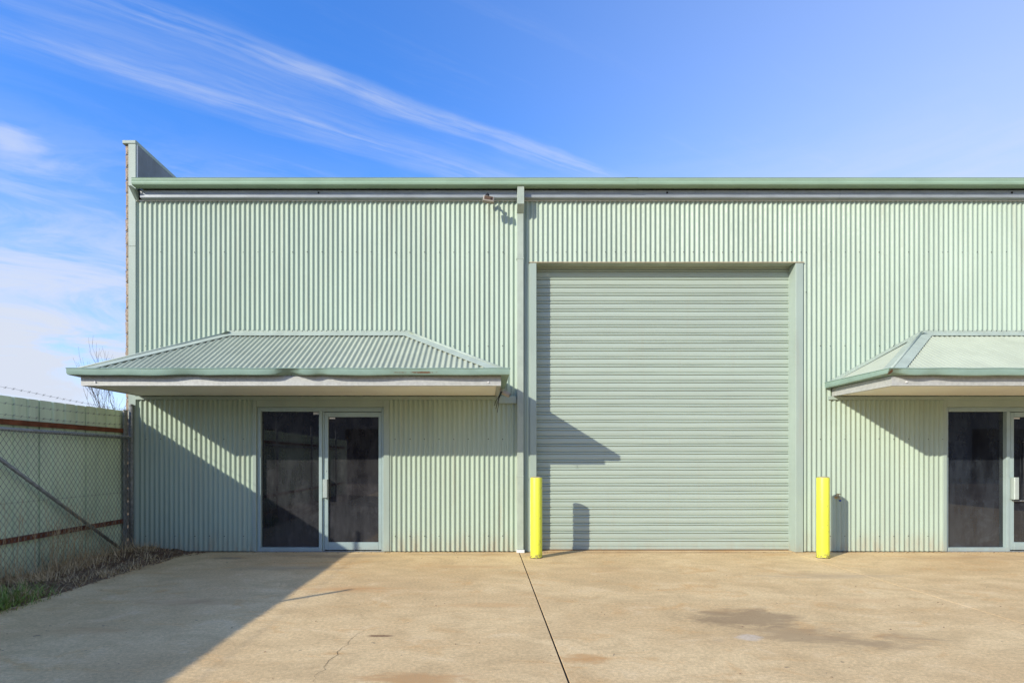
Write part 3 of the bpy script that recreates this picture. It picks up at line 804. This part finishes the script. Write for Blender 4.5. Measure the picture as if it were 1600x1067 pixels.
# ------------------------------------------------------------------ grass and litter
def blades(n, fpos, hmin, hmax, wmin, lean, name, m, **kw):
    mb = MB()
    for _ in range(n):
        x, y = fpos(); z = soil_z(x, y)-.005; h = random.uniform(hmin, hmax)*random.uniform(.5, 1); a = random.uniform(0, 6.283); ww = random.uniform(.6, 1.4)*wmin
        lx, ly = math.cos(a)*h*random.uniform(.1, lean), math.sin(a)*h*random.uniform(.1, lean)
        ux, uy = -math.sin(a)*ww, math.cos(a)*ww
        hz = h*random.uniform(.35, 1.)
        mb.add([(x-ux, y-uy, z), (x+ux, y+uy, z), (x+lx*.45+ux*.8, y+ly*.45+uy*.8, z+hz*.62), (x+lx*.45-ux*.8, y+ly*.45-uy*.8, z+hz*.62), (x+lx, y+ly, z+hz)], [(0,1,2,3), (3,2,4)])
    return mb.build(name, m, **kw)
rg = random.gauss
def along_fence():
    return XF+.10+abs(rg(0, .16)), -random.uniform(.15, 7.)
cl = [(XF+random.uniform(.15, .95), -random.uniform(.2, 6.5)) for _ in range(46)]
def clumps():
    c = random.choice(cl); return min(c[0]+rg(0, .07), XE+.1), min(c[1]+rg(0, .10), -.08)
def spread(): return random.uniform(XF+.05, XE+.10), -random.uniform(.06, 7.)
blades(2200, along_fence, .12, .42, .0028, .9, 'dry_grass', M_dry, label='dry straw coloured grass along the foot of the fence', cat='grass', kind='stuff')
blades(5200, clumps, .05, .20, .0026, 1.5, 'dry_grass_clumps', M_dry, label='flattened clumps of dead grass lying on the soil strip', cat='grass', kind='stuff')
blades(2600, spread, .02, .11, .0032, 2.6, 'dead_straw', M_dry, label='short dead straw scattered over the dark soil', cat='straw', kind='stuff')
def gg():
    return min(rg(-4.86, .16), -4.50), rg(-3.35, .28)
blades(2400, gg, .07, .24, .0034, 1.5, 'green_grass', M_green, label='green grass tuft spilling over the concrete edge', cat='grass', kind='stuff')
# tall stalks caught in the wire
mb = MB()
for _ in range(90):
    y = -random.choice([random.uniform(.9, 2.6), random.uniform(1.2, 1.9), random.uniform(.3, 6)]); x = XC+.05+abs(rg(0, .05)); h = random.uniform(.3, .95); a = random.uniform(0, 6.28); l = random.uniform(.05, .4)*h
    p = Vector((x, y, soil_z(x, y))); q = p+Vector((abs(math.cos(a))*l*.3, math.sin(a)*l, h)); m_ = p.lerp(q, .55)+Vector((0, 0, .05*h))
    mb.tube([p, m_, q], .0028, 3, False, .0012)
    for k in range(3):
        s = m_.lerp(q, random.random()); mb.tube([s, s+Vector((random.uniform(-.03, .05), random.uniform(-.07, .07), random.uniform(.03, .09)))], .0014, 3, False)
mb.build('dry_weed_stalks', M_dry, label='tall dry weed stalks leaning against the chain link', cat='weeds', kind='stuff')
mb = MB()
for _ in range(4200):
    if random.random() < .35: x, y = XF+.1+random.random()**1.4*1.15, -random.random()**1.6*1.1-.03
    else: x, y = spread()
    if x > XE+.12 and y < -.35: continue
    z = max(soil_z(x, y), .001 if x > XE else -1)+.004; s = random.uniform(.008, .026); a = random.uniform(0, 6.28); c_, s_ = math.cos(a)*s, math.sin(a)*s; t1, t2 = random.uniform(-.6, .9)*s, random.uniform(-.4, .9)*s
    mb.add([(x-c_, y-s_, z), (x+s_*.5, y-c_*.5, z+t1*.5+.004), (x+c_, y+s_, z+t2*.6+.004), (x-s_*.5, y+c_*.5, z+.006)], [(0,1,2), (0,2,3)])
mb.build('leaf_litter', M_leaf, label='brown leaf litter heaped in the corner by the wall', cat='leaf litter', kind='stuff')
# grit and dead leaf specks on the slab
mb = MB()
for q_ in range(520):
    x, y = random.uniform(-4.5, 9.), -random.uniform(.05, 5.3)
    if q_ > 150: y = -.035-abs(rg(0, .05))
    s = random.uniform(.004, .012); a = random.uniform(0, 6.28); c_, s_ = math.cos(a)*s, math.sin(a)*s
    mb.add([(x-c_, y-s_, .003), (x+s_*.6, y-c_*.6, .006), (x+c_, y+s_, .004), (x-s_*.6, y+c_*.6, .009)], [(0,1,2), (0,2,3)])
mb.build('grit', M_leaf, label='tiny dark specks of grit and leaf scattered on the concrete', cat='grit', kind='stuff')

# ------------------------------------------------------------------ bare trees behind the fence
def bare_tree(loc, height, label, seed, n0):
    r = random.Random(seed)
    Tn = empty('bare_tree', loc, label, 'tree', 'bare trees behind the fence')
    tr, tw = MB(), MB()
    def grow(p, dv, L, rad, lev):
        pts = [p]; dcur = dv.normalized(); k = 4
        for i in range(k):
            dcur = (dcur+Vector((r.uniform(-.16, .16), r.uniform(-.16, .16), r.uniform(-.04, .14)))).normalized(); pts.append(pts[-1]+dcur*L/k)
        (tr if lev < 1 else tw).tube(pts, rad, 6 if lev < 1 else 4, False, rad*.5)
        if lev >= 4: return
        for c in range(r.randint(3, 5)):
            s = pts[r.randint(1, k)]; ax = Vector((r.uniform(-1, 1), r.uniform(-1, 1), r.uniform(.1, .9)))
            grow(s, dcur*.9+ax*.62, L*r.uniform(.5, .72), max(rad*.46, .0024), lev+1)
    for i in range(n0):
        a = 6.28*i/n0+r.uniform(-.4, .4)
        grow(Vector((0, 0, -.15)), Vector((math.cos(a)*.22, math.sin(a)*.22, 1)), height*.46, .024, 0)
    tr.build('trunk', M_bark, Tn, True); tw.build('crown', M_bark, Tn)
bare_tree((-7.45, 3.4, -.12), 4.4, 'bare leafless shrub tree behind the fence, against the block wall', 5, 3)
bare_tree((-7.75, 2.6, -.12), 2.75, 'low thin leafless shrub showing its twigs just above the green fence', 11, 8)

# ------------------------------------------------------------------ shed across the yard, seen mirrored in the door glass
S = empty('opposite_shed', (-4, -36, 0), 'dark grey shed across the yard mirrored in the door glass', 'shed')
MB().box(-26, 70, -8, 0, -.13, 6.4).build('wall', M_shed, S)
MB().add([(-26.5, .4, 6.405), (70.5, .4, 6.405), (70.5, -4, 7.6), (-26.5, -4, 7.6), (70.5, -8.4, 6.405), (-26.5, -8.4, 6.405)], [(0,1,2,3), (3,2,4,5), (0,3,5), (1,4,2)]).build('roof', M_galvd, S)
for k in range(8):
    MB().box(-17+10*k, -12.5+10*k, .002, .05, -.1, 3.8).build('roller_door', M_dark, S)
